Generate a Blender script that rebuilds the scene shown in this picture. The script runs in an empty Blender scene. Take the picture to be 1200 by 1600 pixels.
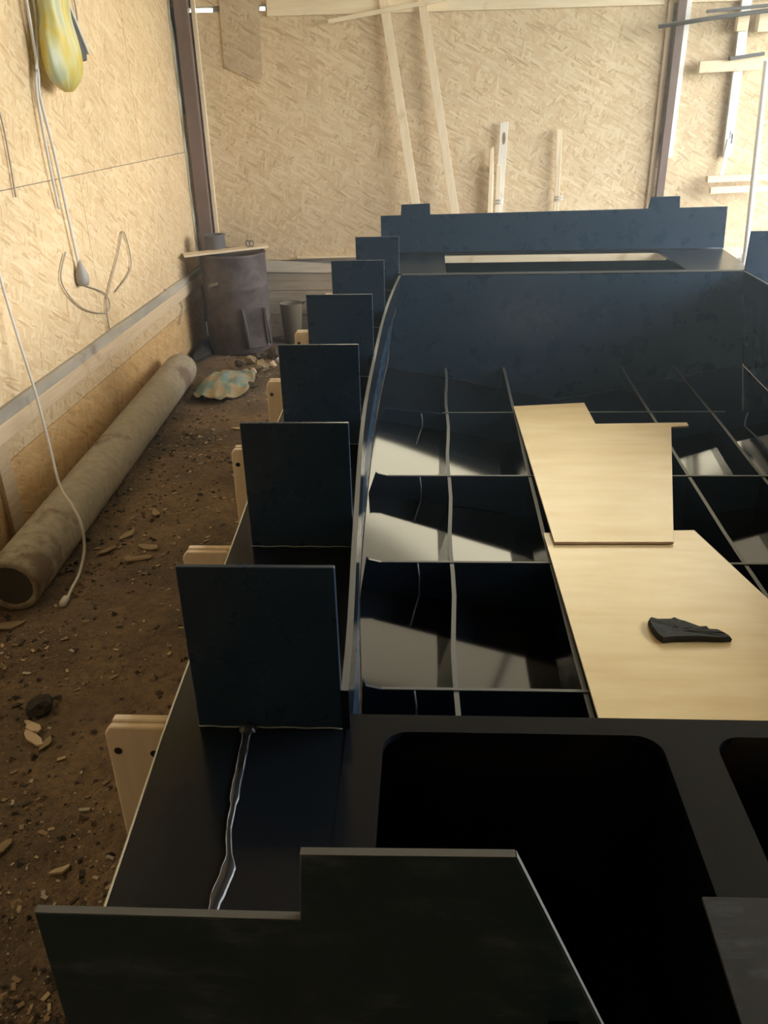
import bpy, bmesh, math, random
from mathutils import Vector, Matrix, noise
random.seed(7)
SC = bpy.context.scene
COL = SC.collection

# ------------------------------------------------------------------ camera
F_PX, IMG_W, IMG_H = 1290.0, 1200, 1600
CAM = Vector((0, 0, 2.0))
fwd = Vector((671-600, 158-800, F_PX)).normalized()          # world +Y seen in the lens (x right, y down, z in)
nx = 662
ny = 800-((nx-600)*fwd.x+F_PX*fwd.z)/fwd.y
dwn = Vector((nx-600, ny-800, F_PX)).normalized()            # world -Z
rgt = dwn.cross(fwd)
Rw = Matrix((rgt, fwd, -dwn))                                 # world = Rw @ lens
cd = bpy.data.cameras.new('camera'); cam = bpy.data.objects.new('camera', cd); COL.objects.link(cam)
cX, cY, cZ = Rw.col[0], -Rw.col[1], -Rw.col[2]
cam.matrix_world = Matrix(((cX.x, cY.x, cZ.x, CAM.x), (cX.y, cY.y, cZ.y, CAM.y), (cX.z, cY.z, cZ.z, CAM.z), (0, 0, 0, 1)))
cd.sensor_fit = 'VERTICAL'; cd.sensor_height = 24; cd.lens = F_PX*24/IMG_H; cd.clip_start = 0.05
SC.camera = cam

# ------------------------------------------------------------------ light
w = bpy.data.worlds.new('sky'); SC.world = w; w.use_nodes = True
bg = w.node_tree.nodes['Background']
bg.inputs[0].default_value = (0.94, 0.98, 1.0, 1); bg.inputs[1].default_value = 10.0     # bright overcast sky
def portal(name, loc, rot, sx, sy):
    l = bpy.data.lights.new(name, 'AREA'); l.shape = 'RECTANGLE'; l.size = sx; l.size_y = sy
    l.cycles.is_portal = True
    o = bpy.data.objects.new(name, l); o.location = loc; o.rotation_euler = rot; COL.objects.link(o)
XL, XR, YB, YF, ZC = -2.15, 4.9, 7.9, -6.0, 5.2               # room shell
WB = (-0.95, 3.9, 2.775, 4.60)                                 # window band in the back wall: x0 x1 z0 z1
OR_ = (1.3, 7.3, 0.8, 3.6)                                   # opening in the right wall: y0 y1 z0 z1
portal('portal_back', ((WB[0]+WB[1])/2, YB+.15, (WB[2]+WB[3])/2), (math.radians(-90), 0, 0), WB[1]-WB[0], WB[3]-WB[2])
portal('portal_right', (XR+.15, (OR_[0]+OR_[1])/2, (OR_[2]+OR_[3])/2), (0, math.radians(90), 0), OR_[3]-OR_[2], OR_[1]-OR_[0])
vs = SC.view_settings
vs.view_transform = 'Standard'; vs.look = 'None'; vs.gamma = 1; vs.use_curve_mapping = False; vs.exposure = 0.82

# ------------------------------------------------------------------ materials
def new_mat(name, col, rough=.6, spec=.5, metal=0):
    m = bpy.data.materials.new(name); m.use_nodes = True
    b = m.node_tree.nodes['Principled BSDF']
    b.inputs['Base Color'].default_value = (*col, 1); b.inputs['Roughness'].default_value = rough
    b.inputs['Specular IOR Level'].default_value = spec; b.inputs['Metallic'].default_value = metal
    return m
def nd(m, t, **kw):
    n = m.node_tree.nodes.new(t)
    for k, v in kw.items(): setattr(n, k, v)
    return n
def lk(m, a, b): m.node_tree.links.new(a, b)
def lerp(a, b, t): return a+(b-a)*t
def bsdf(m): return m.node_tree.nodes['Principled BSDF']
def coords(m, scale=(1,1,1), rot=(0,0,0), src='Object'):
    tc = nd(m, 'ShaderNodeTexCoord'); mp = nd(m, 'ShaderNodeMapping')
    mp.inputs['Scale'].default_value = scale; mp.inputs['Rotation'].default_value = rot
    lk(m, tc.outputs[src], mp.inputs[0]); return mp.outputs[0]
def noise_t(m, vec, scale, detail=4, rough=.55):
    n = nd(m, 'ShaderNodeTexNoise'); n.inputs['Scale'].default_value = scale
    n.inputs['Detail'].default_value = detail; n.inputs['Roughness'].default_value = rough
    lk(m, vec, n.inputs['Vector']); return n
def ramp(m, fac, stops):
    r = nd(m, 'ShaderNodeValToRGB'); e = r.color_ramp.elements
    while len(e) < len(stops): e.new(.5)
    for q, (p, c) in zip(e, stops):
        q.position = p; q.color = (*c, 1) if len(c) == 3 else c
    lk(m, fac, r.inputs[0]); return r.outputs[0]
def mix(m, fac, a, b, mode='MIX'):
    n = nd(m, 'ShaderNodeMix'); n.data_type = 'RGBA'; n.blend_type = mode
    if isinstance(fac, float): n.inputs[0].default_value = fac
    else: lk(m, fac, n.inputs[0])
    for s, v in ((6, a), (7, b)):
        if isinstance(v, tuple): n.inputs[s].default_value = (*v, 1)
        else: lk(m, v, n.inputs[s])
    return n.outputs[2]
def bump(m, h, strength=.3, dist=.01):
    b = nd(m, 'ShaderNodeBump'); b.inputs['Strength'].default_value = strength; b.inputs['Distance'].default_value = dist
    lk(m, h, b.inputs['Height']); lk(m, b.outputs[0], bsdf(m).inputs['Normal'])

def osb_mat(name, rot_to_uv, tint=(1, 1, 1), dirt=0.0):
    m = new_mat(name, (.6, .4, .2), .62, .35)
    tc = nd(m, 'ShaderNodeTexCoord'); oi = nd(m, 'ShaderNodeObjectInfo')
    sep = nd(m, 'ShaderNodeSeparateXYZ'); lk(m, tc.outputs['Object'], sep.inputs[0])
    cmb = nd(m, 'ShaderNodeCombineXYZ')
    lk(m, sep.outputs[rot_to_uv[0]], cmb.inputs[0]); lk(m, sep.outputs[rot_to_uv[1]], cmb.inputs[1])
    mul = nd(m, 'ShaderNodeMath', operation='MULTIPLY'); mul.inputs[1].default_value = 37.0
    lk(m, oi.outputs['Random'], mul.inputs[0]); lk(m, mul.outputs[0], cmb.inputs[2])
    wob = noise_t(m, cmb.outputs[0], 6, 2); wv = nd(m, 'ShaderNodeVectorMath', operation='SCALE'); wv.inputs[3].default_value = .02
    lk(m, wob.outputs['Color'], wv.inputs[0])
    ad = nd(m, 'ShaderNodeVectorMath', operation='ADD'); lk(m, cmb.outputs[0], ad.inputs[0]); lk(m, wv.outputs[0], ad.inputs[1])
    layers = []
    for k, (ang, sx, sy) in enumerate(((.15, 9, 48), (1.0, 10, 55), (-.7, 9, 50), (1.75, 11, 52), (.5, 10, 60))):
        mr = nd(m, 'ShaderNodeMapping'); mr.inputs['Rotation'].default_value = (0, 0, ang); lk(m, ad.outputs[0], mr.inputs[0])
        mp = nd(m, 'ShaderNodeMapping'); mp.inputs['Scale'].default_value = (sx, sy, 1); mp.inputs['Location'].default_value = (k*3.3, k*1.7, 0)
        lk(m, mr.outputs[0], mp.inputs[0])
        v = nd(m, 'ShaderNodeTexVoronoi'); v.inputs['Scale'].default_value = 1; lk(m, mp.outputs[0], v.inputs['Vector'])
        s2 = nd(m, 'ShaderNodeSeparateColor'); lk(m, v.outputs['Color'], s2.inputs[0])
        layers.append((s2.outputs[0], s2.outputs[1]))
    stops = [(0, (.40*tint[0], .23*tint[1], .095*tint[2])), (.12, (.62*tint[0], .40*tint[1], .20*tint[2])), (.55, (.74*tint[0], .54*tint[1], .32*tint[2])), (1, (.86*tint[0], .69*tint[1], .46*tint[2]))]
    col = ramp(m, layers[0][0], stops)
    for val, sel in layers[1:]:
        st = nd(m, 'ShaderNodeMath', operation='GREATER_THAN'); st.inputs[1].default_value = .52; lk(m, sel, st.inputs[0])
        col = mix(m, st.outputs[0], col, ramp(m, val, stops))
    big = noise_t(m, cmb.outputs[0], 1.3, 4)
    col = mix(m, .8, col, ramp(m, big.outputs[0], [(.3, (.80, .78, .74)), (.7, (1.1, 1.08, 1.04))]), 'MULTIPLY')
    avg = mix(m, .45, col, (.72*tint[0], .53*tint[1], .32*tint[2]))
    if dirt:
        d = noise_t(m, cmb.outputs[0], 2.2, 5)
        avg = mix(m, ramp(m, d.outputs[0], [(.38, (0, 0, 0)), (.62, (dirt, dirt, dirt))]), avg, (.20, .15, .10))
    lk(m, avg, bsdf(m).inputs['Base Color'])
    bump(m, layers[1][0], .12, .004)
    return m

def wood_mat(name, a, b, axis=0, rough=.55, stretch=14, scale=3, knots=True, spec=.4):
    m = new_mat(name, a, rough, spec)
    sc = [stretch]*3; sc[axis] = 1
    v = coords(m, tuple(sc)); n = noise_t(m, v, scale, 4)
    col = ramp(m, n.outputs[0], [(.3, a), (.7, b)])
    if knots:
        v2 = coords(m, (1, 1, 1)); n2 = noise_t(m, v2, 5, 3)
        col = mix(m, ramp(m, n2.outputs[0], [(.62, (0, 0, 0)), (.78, (.7, .7, .7))]), col, (a[0]*.55, a[1]*.42, a[2]*.32))
    lk(m, col, bsdf(m).inputs['Base Color'])
    bump(m, n.outputs[0], .15, .002)
    return m

def plastic_mat(name, base, rough, scuff=.0):
    m = new_mat(name, base, rough, .5)
    v = coords(m); n = noise_t(m, v, 9, 5, .65)
    v2 = coords(m, (3, 22, 9), (0, .4, .5)); n2 = noise_t(m, v2, 2.5, 5, .7)
    r = ramp(m, n.outputs[0], [(.3, (rough*.92,)*3), (.75, (rough*1.12,)*3)])
    lk(m, r, bsdf(m).inputs['Roughness'])
    f = nd(m, 'ShaderNodeMath', operation='MULTIPLY')
    lk(m, ramp(m, n.outputs[0], [(.48, (0, 0, 0)), (.75, (1, 1, 1))]), f.inputs[0])
    lk(m, ramp(m, n2.outputs[0], [(.45, (0, 0, 0)), (.72, (1, 1, 1))]), f.inputs[1])
    f2 = nd(m, 'ShaderNodeMath', operation='MULTIPLY'); f2.inputs[1].default_value = scuff; lk(m, f.outputs[0], f2.inputs[0])
    lk(m, mix(m, f2.outputs[0], base, (.16, .19, .22)), bsdf(m).inputs['Base Color'])
    return m

PL = plastic_mat('black_plastic', (.0065, .009, .013), .16, 0)
PLF = plastic_mat('black_plastic_gloss', (.006, .008, .011), .08, 0)
PLB = plastic_mat('black_plastic_cool_lit', (.018, .036, .062), .28, 0)  # bluer, lighter copy for upright faces; cool daylight put into the colour
PLI = plastic_mat('black_plastic_frame', (.011, .020, .034), .20, 0)  # frame tone, with some of the same cool light in its colour
PLE = new_mat('plastic_lit_cut_edge', (.115, .112, .098), .45, .5)  # cut edges, with the grey-brown reflection on top faces put into the colour
WELD = new_mat('weld_plastic', (.018, .020, .024), .30, .5)
WELDW = new_mat('weld_pale', (.26, .28, .30), .4, .5)
OSB_L = osb_mat('osb_left', (1, 2), (.97, 1.0, 1.0))
OSB_B = osb_mat('osb_back', (0, 2), (.93, 1.02, 1.10))
OSB_D = osb_mat('osb_dirty', (1, 2), (1.0, .90, .70), .22)
PINE = wood_mat('pine_x', (.76, .63, .42), (.84, .74, .54), 0)
PINEZ = wood_mat('pine_z', (.76, .62, .42), (.84, .73, .53), 2)
STANDW = wood_mat('pine_stand', (.80, .62, .44), (.90, .76, .58), 2, .5, 9, 4)
PINEY = wood_mat('pine_y', (.62, .47, .30), (.74, .58, .39), 1)
BATW = wood_mat('batten_old', (.50, .38, .24), (.66, .50, .32), 1)
GREYW = wood_mat('grey_boards', (.33, .27, .20), (.47, .39, .29), 0)
PLY = wood_mat('birch_plywood', (.74, .535, .25), (.84, .66, .35), 0, .27, 5, 2.5, False, .7)
PLYE = wood_mat('plywood_edge', (.55, .36, .24), (.70, .52, .36), 0, .5, 3, 20, False)
STEEL = wood_mat('primed_steel', (.155, .105, .085), (.20, .14, .115), 2, .6, 4, 3, False)
ALU = new_mat('aluminium', (.72, .78, .80), .35, .5, .55)
WHITE = new_mat('white_paint', (.85, .86, .84), .4)
DARKM = new_mat('dark_metal', (.10, .095, .09), .5)
HOLE = new_mat('bolt_dark', (.012, .010, .010), .5)
CABLE = new_mat('white_cable', (.66, .63, .58), .5)
CABLEG = new_mat('grey_cable', (.42, .36, .28), .6)
FOAM = new_mat('foam_filler', (.62, .62, .48), .8)
CONC = new_mat('wall_outer', (.30, .28, .25), .8)

def dirt_mat():
    m = new_mat('dirt', (.1, .07, .05), .95, .2)
    v = coords(m)
    n1 = noise_t(m, v, 1.6, 6, .6); n2 = noise_t(m, v, 26, 5, .7); n3 = noise_t(m, v, 85, 3, .6)
    c = ramp(m, n1.outputs[0], [(.32, (.110, .088, .066)), (.50, (.225, .160, .104)), (.72, (.39, .265, .160))])
    c = mix(m, ramp(m, n2.outputs[0], [(.40, (0, 0, 0)), (.68, (.6, .6, .6))]), c, (.10, .080, .064))
    c = mix(m, ramp(m, n3.outputs[0], [(.63, (0, 0, 0)), (.73, (.55, .55, .55))]), c, (.34, .26, .17))
    lk(m, c, bsdf(m).inputs['Base Color']); bump(m, n2.outputs[0], .9, .03)
    return m
DIRT = dirt_mat()
def rust_mat():
    m = new_mat('rusty_steel', (.1, .07, .06), .62)
    v = coords(m); n = noise_t(m, v, 5, 6, .65); n2 = noise_t(m, v, 3, 3)
    c = ramp(m, n.outputs[0], [(.32, (.052, .038, .035)), (.5, (.100, .078, .074)), (.72, (.155, .122, .118))])
    c = mix(m, ramp(m, n2.outputs[0], [(.60, (0, 0, 0)), (.68, (.7, .7, .7))]), c, (.045, .022, .016))
    lk(m, c, bsdf(m).inputs['Base Color']); bump(m, n.outputs[0], .4, .01); return m
RUST = rust_mat()
def pipe_mat():
    m = new_mat('asbestos_cement', (.4, .36, .28), .85, .3)
    v = coords(m); n = noise_t(m, v, 2.6, 7, .65); n2 = noise_t(m, v, 22, 4)
    c = ramp(m, n2.outputs[0], [(.3, (.34, .30, .225)), (.7, (.45, .40, .31))])
    c = mix(m, ramp(m, n.outputs[0], [(.54, (0, 0, 0)), (.62, (.75, .75, .75))]), c, (.16, .105, .075))
    lk(m, c, bsdf(m).inputs['Base Color']); bump(m, n2.outputs[0], .3, .006); return m
PIPE = pipe_mat()

# ------------------------------------------------------------------ mesh helpers
class MB:
    def __init__(s): s.bm = bmesh.new()
    def box(s, x0, x1, y0, y1, z0, z1, mi=0):
        v = [s.bm.verts.new((x, y, z)) for z in (z0, z1) for y in (y0, y1) for x in (x0, x1)]
        for f in ((0,2,3,1), (4,5,7,6), (0,1,5,4), (2,6,7,3), (0,4,6,2), (1,3,7,5)):
            s.bm.faces.new([v[i] for i in f]).material_index = mi
        return s
    def prism(s, pts, d, mi=0, side=None):
        """closed outline pts (3-D, one plane), extruded by vector d"""
        d = Vector(d); a = [s.bm.verts.new(p) for p in pts]; b = [s.bm.verts.new(Vector(p)+d) for p in pts]
        s.bm.faces.new(a).material_index = mi; s.bm.faces.new(b[::-1]).material_index = mi
        n = len(a)
        for i in range(n):
            s.bm.faces.new((a[i], b[i], b[(i+1) % n], a[(i+1) % n])).material_index = mi if side is None else side
        return s
    def bar(s, p, q, wd, th, up=(0, 1, 0), mi=0):
        """bar from p to q; width wd across, thickness th along up"""
        p, q, up = Vector(p), Vector(q), Vector(up); t = (q-p).normalized(); sd = t.cross(up).normalized(); u = sd.cross(t).normalized()
        c = [sd*wd/2+u*th/2, -sd*wd/2+u*th/2, -sd*wd/2-u*th/2, sd*wd/2-u*th/2]
        return s.prism([p+k for k in c], q-p, mi)
    def tube(s, pts, r, n=8, cap=True, mi=0):
        pts = [Vector(p) for p in pts]; rings = []
        for i, p in enumerate(pts):
            t = (pts[min(i+1, len(pts)-1)]-pts[max(i-1, 0)]).normalized()
            u = t.cross(Vector((.13, .31, .94))).normalized(); v = t.cross(u)
            rr = r[i] if isinstance(r, (list, tuple)) else r
            rings.append([s.bm.verts.new(p+(u*math.cos(k*2*math.pi/n)+v*math.sin(k*2*math.pi/n))*rr) for k in range(n)])
        for a, b in zip(rings, rings[1:]):
            for k in range(n): s.bm.faces.new((a[k], a[(k+1) % n], b[(k+1) % n], b[k])).material_index = mi
        if cap:
            s.bm.faces.new(rings[0][::-1]).material_index = mi; s.bm.faces.new(rings[-1]).material_index = mi
        return s
    def lathe(s, c, prof, n=40, mi=0):
        rings = [[s.bm.verts.new((c[0]+r*math.cos(k*2*math.pi/n), c[1]+r*math.sin(k*2*math.pi/n), c[2]+z)) for k in range(n)] for r, z in prof]
        for a, b in zip(rings, rings[1:]):
            for k in range(n): s.bm.faces.new((a[k], a[(k+1) % n], b[(k+1) % n], b[k])).material_index = mi
        return s
    def grid(s, rows, mi=0):
        vs = [[s.bm.verts.new(p) for p in r] for r in rows]
        for a, b in zip(vs, vs[1:]):
            for i in range(len(a)-1): s.bm.faces.new((a[i], a[i+1], b[i+1], b[i])).material_index = mi
        return s
    def build(s, name, mats, parent=None, smooth=False, bevel=0, seg=2, solid=0):
        bmesh.ops.recalc_face_normals(s.bm, faces=s.bm.faces)
        me = bpy.data.meshes.new(name); s.bm.to_mesh(me); s.bm.free()
        for m in (mats if isinstance(mats, (list, tuple)) else [mats]): me.materials.append(m)
        if smooth:
            for p in me.polygons: p.use_smooth = True
        o = bpy.data.objects.new(name, me); COL.objects.link(o)
        if solid:
            md = o.modifiers.new('t', 'SOLIDIFY'); md.thickness = solid; md.offset = 0
        if bevel:
            md = o.modifiers.new('b', 'BEVEL'); md.width = bevel; md.segments = seg; md.limit_method = 'ANGLE'; md.angle_limit = .6
        adopt(o, parent)
        return o
def adopt(o, parent):
    if parent is not None:
        o.parent = parent
        o.matrix_parent_inverse = Matrix.Translation(-parent.location) if parent.type == 'EMPTY' else Matrix()
def tag(o, label=None, cat=None, group=None, kind=None):
    if label: o['label'] = label
    if cat: o['category'] = cat
    if group: o['group'] = group
    if kind: o['kind'] = kind
    return o
def thing(name, loc, label, cat, group=None):
    o = bpy.data.objects.new(name, None); o.empty_display_size = .1; o.location = loc; COL.objects.link(o)
    return tag(o, label, cat, group)
def curve(xs, ys, x):
    """smooth interpolation (Catmull-Rom) of a table"""
    n = len(xs)
    if x <= xs[0]: return ys[0]+(ys[1]-ys[0])/(xs[1]-xs[0])*(x-xs[0])
    if x >= xs[-1]: return ys[-1]+(ys[-1]-ys[-2])/(xs[-1]-xs[-2])*(x-xs[-1])
    i = max(k for k in range(n-1) if xs[k] <= x); t = (x-xs[i])/(xs[i+1]-xs[i])
    p0, p1, p2, p3 = ys[max(i-1, 0)], ys[i], ys[i+1], ys[min(i+2, n-1)]
    return .5*((2*p1)+(-p0+p2)*t+(2*p0-5*p1+4*p2-p3)*t*t+(-p0+3*p1-3*p2+p3)*t**3)

# ------------------------------------------------------------------ setting
def ground_z(x, y):
    z = .030*noise.noise((x*1.1, y*1.1, 0))+.014*noise.noise((x*4, y*4, 3))+.007*noise.noise((x*13, y*13, 5))
    z += .05*math.exp(-((x+1.62)**2/.05+(y-2.75)**2/.10))                      # spoil heaped by the pipe's end
    return z-.012
rows = []
NX, NY = 190, 340
for j in range(NY+1):
    y = YF+(YB-YF)*j/NY
    rows.append([(XL+(XR-XL)*i/NX, y, ground_z(XL+(XR-XL)*i/NX, y)) for i in range(NX+1)])
tag(MB().grid(rows).build('floor', DIRT, smooth=True), kind='structure')
tag(MB().box(-40, 45, -40, 50, -.6, -.25).build('ground_outside', new_mat('grass_outside', (.16, .17, .10), .9)), kind='structure')

# left wall: backing, OSB sheets in two rows and a skirting row, each a part
wl = tag(MB().box(XL-.12, XL-.014, YF, YB+.1, -.2, ZC).build('wall_left', CONC), kind='structure')
for (z0, z1, mt) in ((-.1, .388, OSB_D), (.392, 1.640, OSB_L), (1.645, 2.893, OSB_L), (2.897, 4.14, OSB_L), (4.145, ZC, OSB_L)):
    off = 1.25 if abs(z0-1.645) < .01 else 0
    y1 = 7.86
    while y1 > YF:
        y0 = max(y1-2.5+(off if y1 == 7.86 else 0), YF)
        MB().box(XL-.012, XL, y0+.002, y1-.002, z0, z1).build('osb_panel', mt, wl)
        y1 = y0
# back wall with window band
wb = tag(MB().box(XL, XR+.1, YB+.014, YB+.12, -.2, WB[2]-.13).box(XL-.1, WB[0], YB+.014, YB+.12, 2.735, ZC).box(XL-.1, -2.0, YB+.014, YB+.12, 2.55, 2.74).box(-1.80, -1.42, YB+.014, YB+.12, 2.55, 2.74).box(-1.36, WB[0], YB+.014, YB+.12, 2.55, 2.74).box(WB[1], XR+.1, YB+.014, YB+.12, WB[2]-.13, ZC)
     .box(WB[0], WB[1], YB+.014, YB+.12, WB[3], ZC).box(-.9, WB[1], YB+.014, YB+.12, WB[2]-.13, WB[2]).build('wall_back', CONC), kind='structure')
for (x0, x1, z0, z1) in ((XL, .30, .70, 1.945), (.30, 2.80, .70, 1.945), (2.80, XR, .70, 1.945), (-2.1, -.95, 1.9455, 2.70), (-.95, 1.55, 1.9455, 2.75), (1.55, 4.05, 1.9455, 2.75),
                         (4.05, XR, 1.95, 3.195), (XL, WB[0]-.06, 2.74, 4.0), (XL, WB[0], 4.0, ZC), (WB[0], 1.55, WB[3]+.06, ZC), (1.55, WB[1], WB[3]+.06, ZC), (WB[1]+.06, XR, 3.2, ZC)):
    MB().box(x0+.0004, x1-.0004, YB-.002, YB+.012, z0, z1).build('osb_panel', OSB_B, wb)
for i, (z0, z1) in enumerate(((-.1, .19), (.195, .42), (.425, .60))):
    MB().box(XL, XR, YB-.012-.006*(i % 2), YB+.012, z0, z1).build('plank', GREYW, wb)
MB().prism([(-1.60, YB-.02, .60), (-.9, YB-.02, .585), (.4, YB-.02, .575), (.4, YB-.02, .665), (-.9, YB-.02, .665), (-1.25, YB-.02, .69), (-1.60, YB-.02, .705)], (0, -.02, 0)).build('whitewashed_plank', wood_mat('limewash', (.52, .46, .36), (.66, .60, .48), 0), wb)
# window in the back wall: frame and mullions
win = tag(MB().box(WB[0]-.06, WB[1]+.06, YB-.03, YB+.12, WB[3], WB[3]+.06).box(WB[0]-.06, WB[0], YB-.03, YB+.12, WB[2], WB[3]).box(WB[1], WB[1]+.06, YB-.03, YB+.12, WB[2], WB[3])
      .build('window_1', PINE), kind='structure')
film = bpy.data.materials.new('warm_dim_pane'); film.use_nodes = True; ft_ = film.node_tree; ft_.nodes.remove(ft_.nodes['Principled BSDF'])  # unseen tinted panes, added to dim and warm the window light
tb = ft_.nodes.new('ShaderNodeBsdfTransparent'); tb.inputs[0].default_value = (.34, .31, .255, 1)
ft_.links.new(tb.outputs[0], ft_.nodes['Material Output'].inputs['Surface'])
film_dim = film.copy(); film_dim.name = 'darker_dim_pane'  # darker tint for the upper panes, added to weaken their reflection in the hull
tb.inputs[0].default_value = (.66, .62, .52, 1)
for k in range(2):
    for z0_, z1_, fm in ((WB[2], 3.62, film), (3.62, WB[3], film_dim)):
        MB().box(lerp(WB[0], WB[1], k/2), lerp(WB[0], WB[1], (k+1)/2), YB+.055, YB+.056, z0_, z1_).build('pane', fm, win)
# long pine board under the window
tag(MB().box(-1.34, 1.88, YB-.035, YB-.004, 2.655, 2.775).build('trim_1', PINE, bevel=.003), kind='structure')
tag(MB().box(1.96, XR, YB-.035, YB-.004, 2.665, 2.775).build('trim_2', PINE, bevel=.003), kind='structure')
tag(MB().box(-1.97, -1.935, YB-.03, YB-.003, .60, 3.6).build('trim_3', PINEZ, bevel=.002), kind='structure')
tag(MB().box(1.925, 1.965, YB-.03, YB-.003, .70, 3.6).build('trim_4', PINEZ, bevel=.002), kind='structure')
# right wall with a wide opening
y0, y1, z0, z1 = OR_
wr = tag(MB().box(XR, XR+.12, YF, YB+.1, -.2, z0).box(XR, XR+.12, YF, YB+.1, z1, ZC).box(XR, XR+.12, YF, y0, z0, z1).box(XR, XR+.12, y1, YB+.1, z0, z1).build('wall_right', OSB_L), kind='structure')
wi2 = tag(MB().box(XR-.02, XR+.12, y0, y1, z0-.05, z0).box(XR-.02, XR+.12, y0, y1, z1, z1+.05).build('window_2', BATW), kind='structure')
for k in range(1, 5):
    y = lerp(y0, y1, k/5); MB().box(XR+.02, XR+.08, y-.025, y+.025, z0, z1).build('mullion', PINEZ, wi2)
tag(MB().box(XL-.1, XR+.1, YF-.12, YF, -.2, ZC).build('wall_front', GREYW), kind='structure')
tag(MB().box(XL-.12, XR+.12, YF-.12, YB+.12, ZC, ZC+.1).build('ceiling', GREYW), kind='structure')
# rails on the left wall
rail = tag(MB().box(XL+.001, XL+.045, .6, 7.80, .520, .612).build('trim_5', PINEY, bevel=.004), kind='structure')
g = MB(); rr_ = []
for k in range(60):
    y = .6+7.2*k/59; h = .668+.008*noise.noise((y*2.1, 0, 0)); rr_.append([(XL+.001, y, .6125), (XL+.040, y, .6125), (XL+.040+.006*noise.noise((y*4, 2, 0)), y, h-.01), (XL+.02, y, h), (XL+.001, y, h)])
g.grid(rr_); dm = wood_mat('dusty_board', (.30, .28, .24), (.52, .46, .36), 1, .9, 4, 1.2, True)
g.build('dusty_board', dm, rail, smooth=False)
tag(MB().box(XL+.001, XL+.028, 3.66, 3.78, -.03, .53).build('trim_6', BATW, bevel=.003), kind='structure')
tag(MB().tube([(XL+.008, 7.83+.012*math.sin(k*2.3), .15+k*.12) for k in range(36)], [.014+.007*math.sin(k*1.7) for k in range(36)], 6).build('trim_7', FOAM, smooth=True), kind='structure')

# steel posts
def post(x0, x1, label):
    o = thing('steel_post', ((x0+x1)/2, 7.8, 0), label, 'post')
    MB().box(x0, x1, 7.80, 7.808, -.02, ZC).build('flange', STEEL, o)
    MB().box(x0, x0+.008, 7.808, 7.868, -.02, ZC).box(x1-.008, x1, 7.808, 7.868, -.02, ZC).build('web', STEEL, o)
post(-2.095, -1.985, 'thick brown steel post in the corner behind the rusty drum')
post(1.985, 2.045, 'slim brown steel post crossed by a long dark rod')

# ------------------------------------------------------------------ boat hull
CX = .85
def mx(x): return 2*CX-x
YS = [1.25+.78*k for k in range(7)]
YT = [.70]+YS
DZ = [.905, .905, .880, .880, .895, .925, .960, .985]        # side deck height
XO = [-.485, -.515, -.555, -.585, -.590, -.565, -.500, -.39]  # deck outer edge
XI = [-.158, -.158, -.200, -.236, -.240, -.226, -.176, -.10]  # inner side at deck
XB = [-.20, -.20, -.21, -.27, -.29, -.29, -.266, -.18]        # inner side at chine
ZB = [.25, .25, .25, .26, .315, .405, .475, .60]               # chine height
ZK = [.09, .09, .09, .10, .13, .195, .252, .40]                # keel height
FT = [.384, .384, .384, .386, .409, .447, .465, .48]          # frame top
def dz(y): return curve(YT, DZ, y)
def xo(y): return curve(YT, XO, y)
def xi(y): return curve(YT, XI, y)
def xb(y): return curve(YT, XB, y)
def zb(y): return curve(YT, ZB, y)
def zk(y): return curve(YT, ZK, y)
def ft(y): return curve(YT, FT, y)
def bottom(x, y):
    t = min(abs(x-CX)/(CX-xb(y)), 1.0); return lerp(zk(y), zb(y), t)
boat = thing('boat_hull', (CX, 3.2, 0.0), 'unfinished black plastic boat hull with upright plates along its side decks', 'boat')
ys = [.70+(5.93-.70)*k/40 for k in range(41)]
ysc = [y for y in ys if y <= 5.15]+[5.15]
yin = [1.28+(5.15-1.28)*k/30 for k in range(31)]
def strip(name, fa, fb, yy, mat, th, mirror=False, parent=boat, bev=0):
    """a bent sheet between edge curves fa(y) and fb(y)"""
    f = (lambda p: (mx(p[0]), p[1], p[2])) if mirror else (lambda p: p)
    return MB().grid([[f(fa(y)), f(fb(y))] for y in yy]).build(name, mat, parent, smooth=False, solid=th, bevel=bev)
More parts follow.
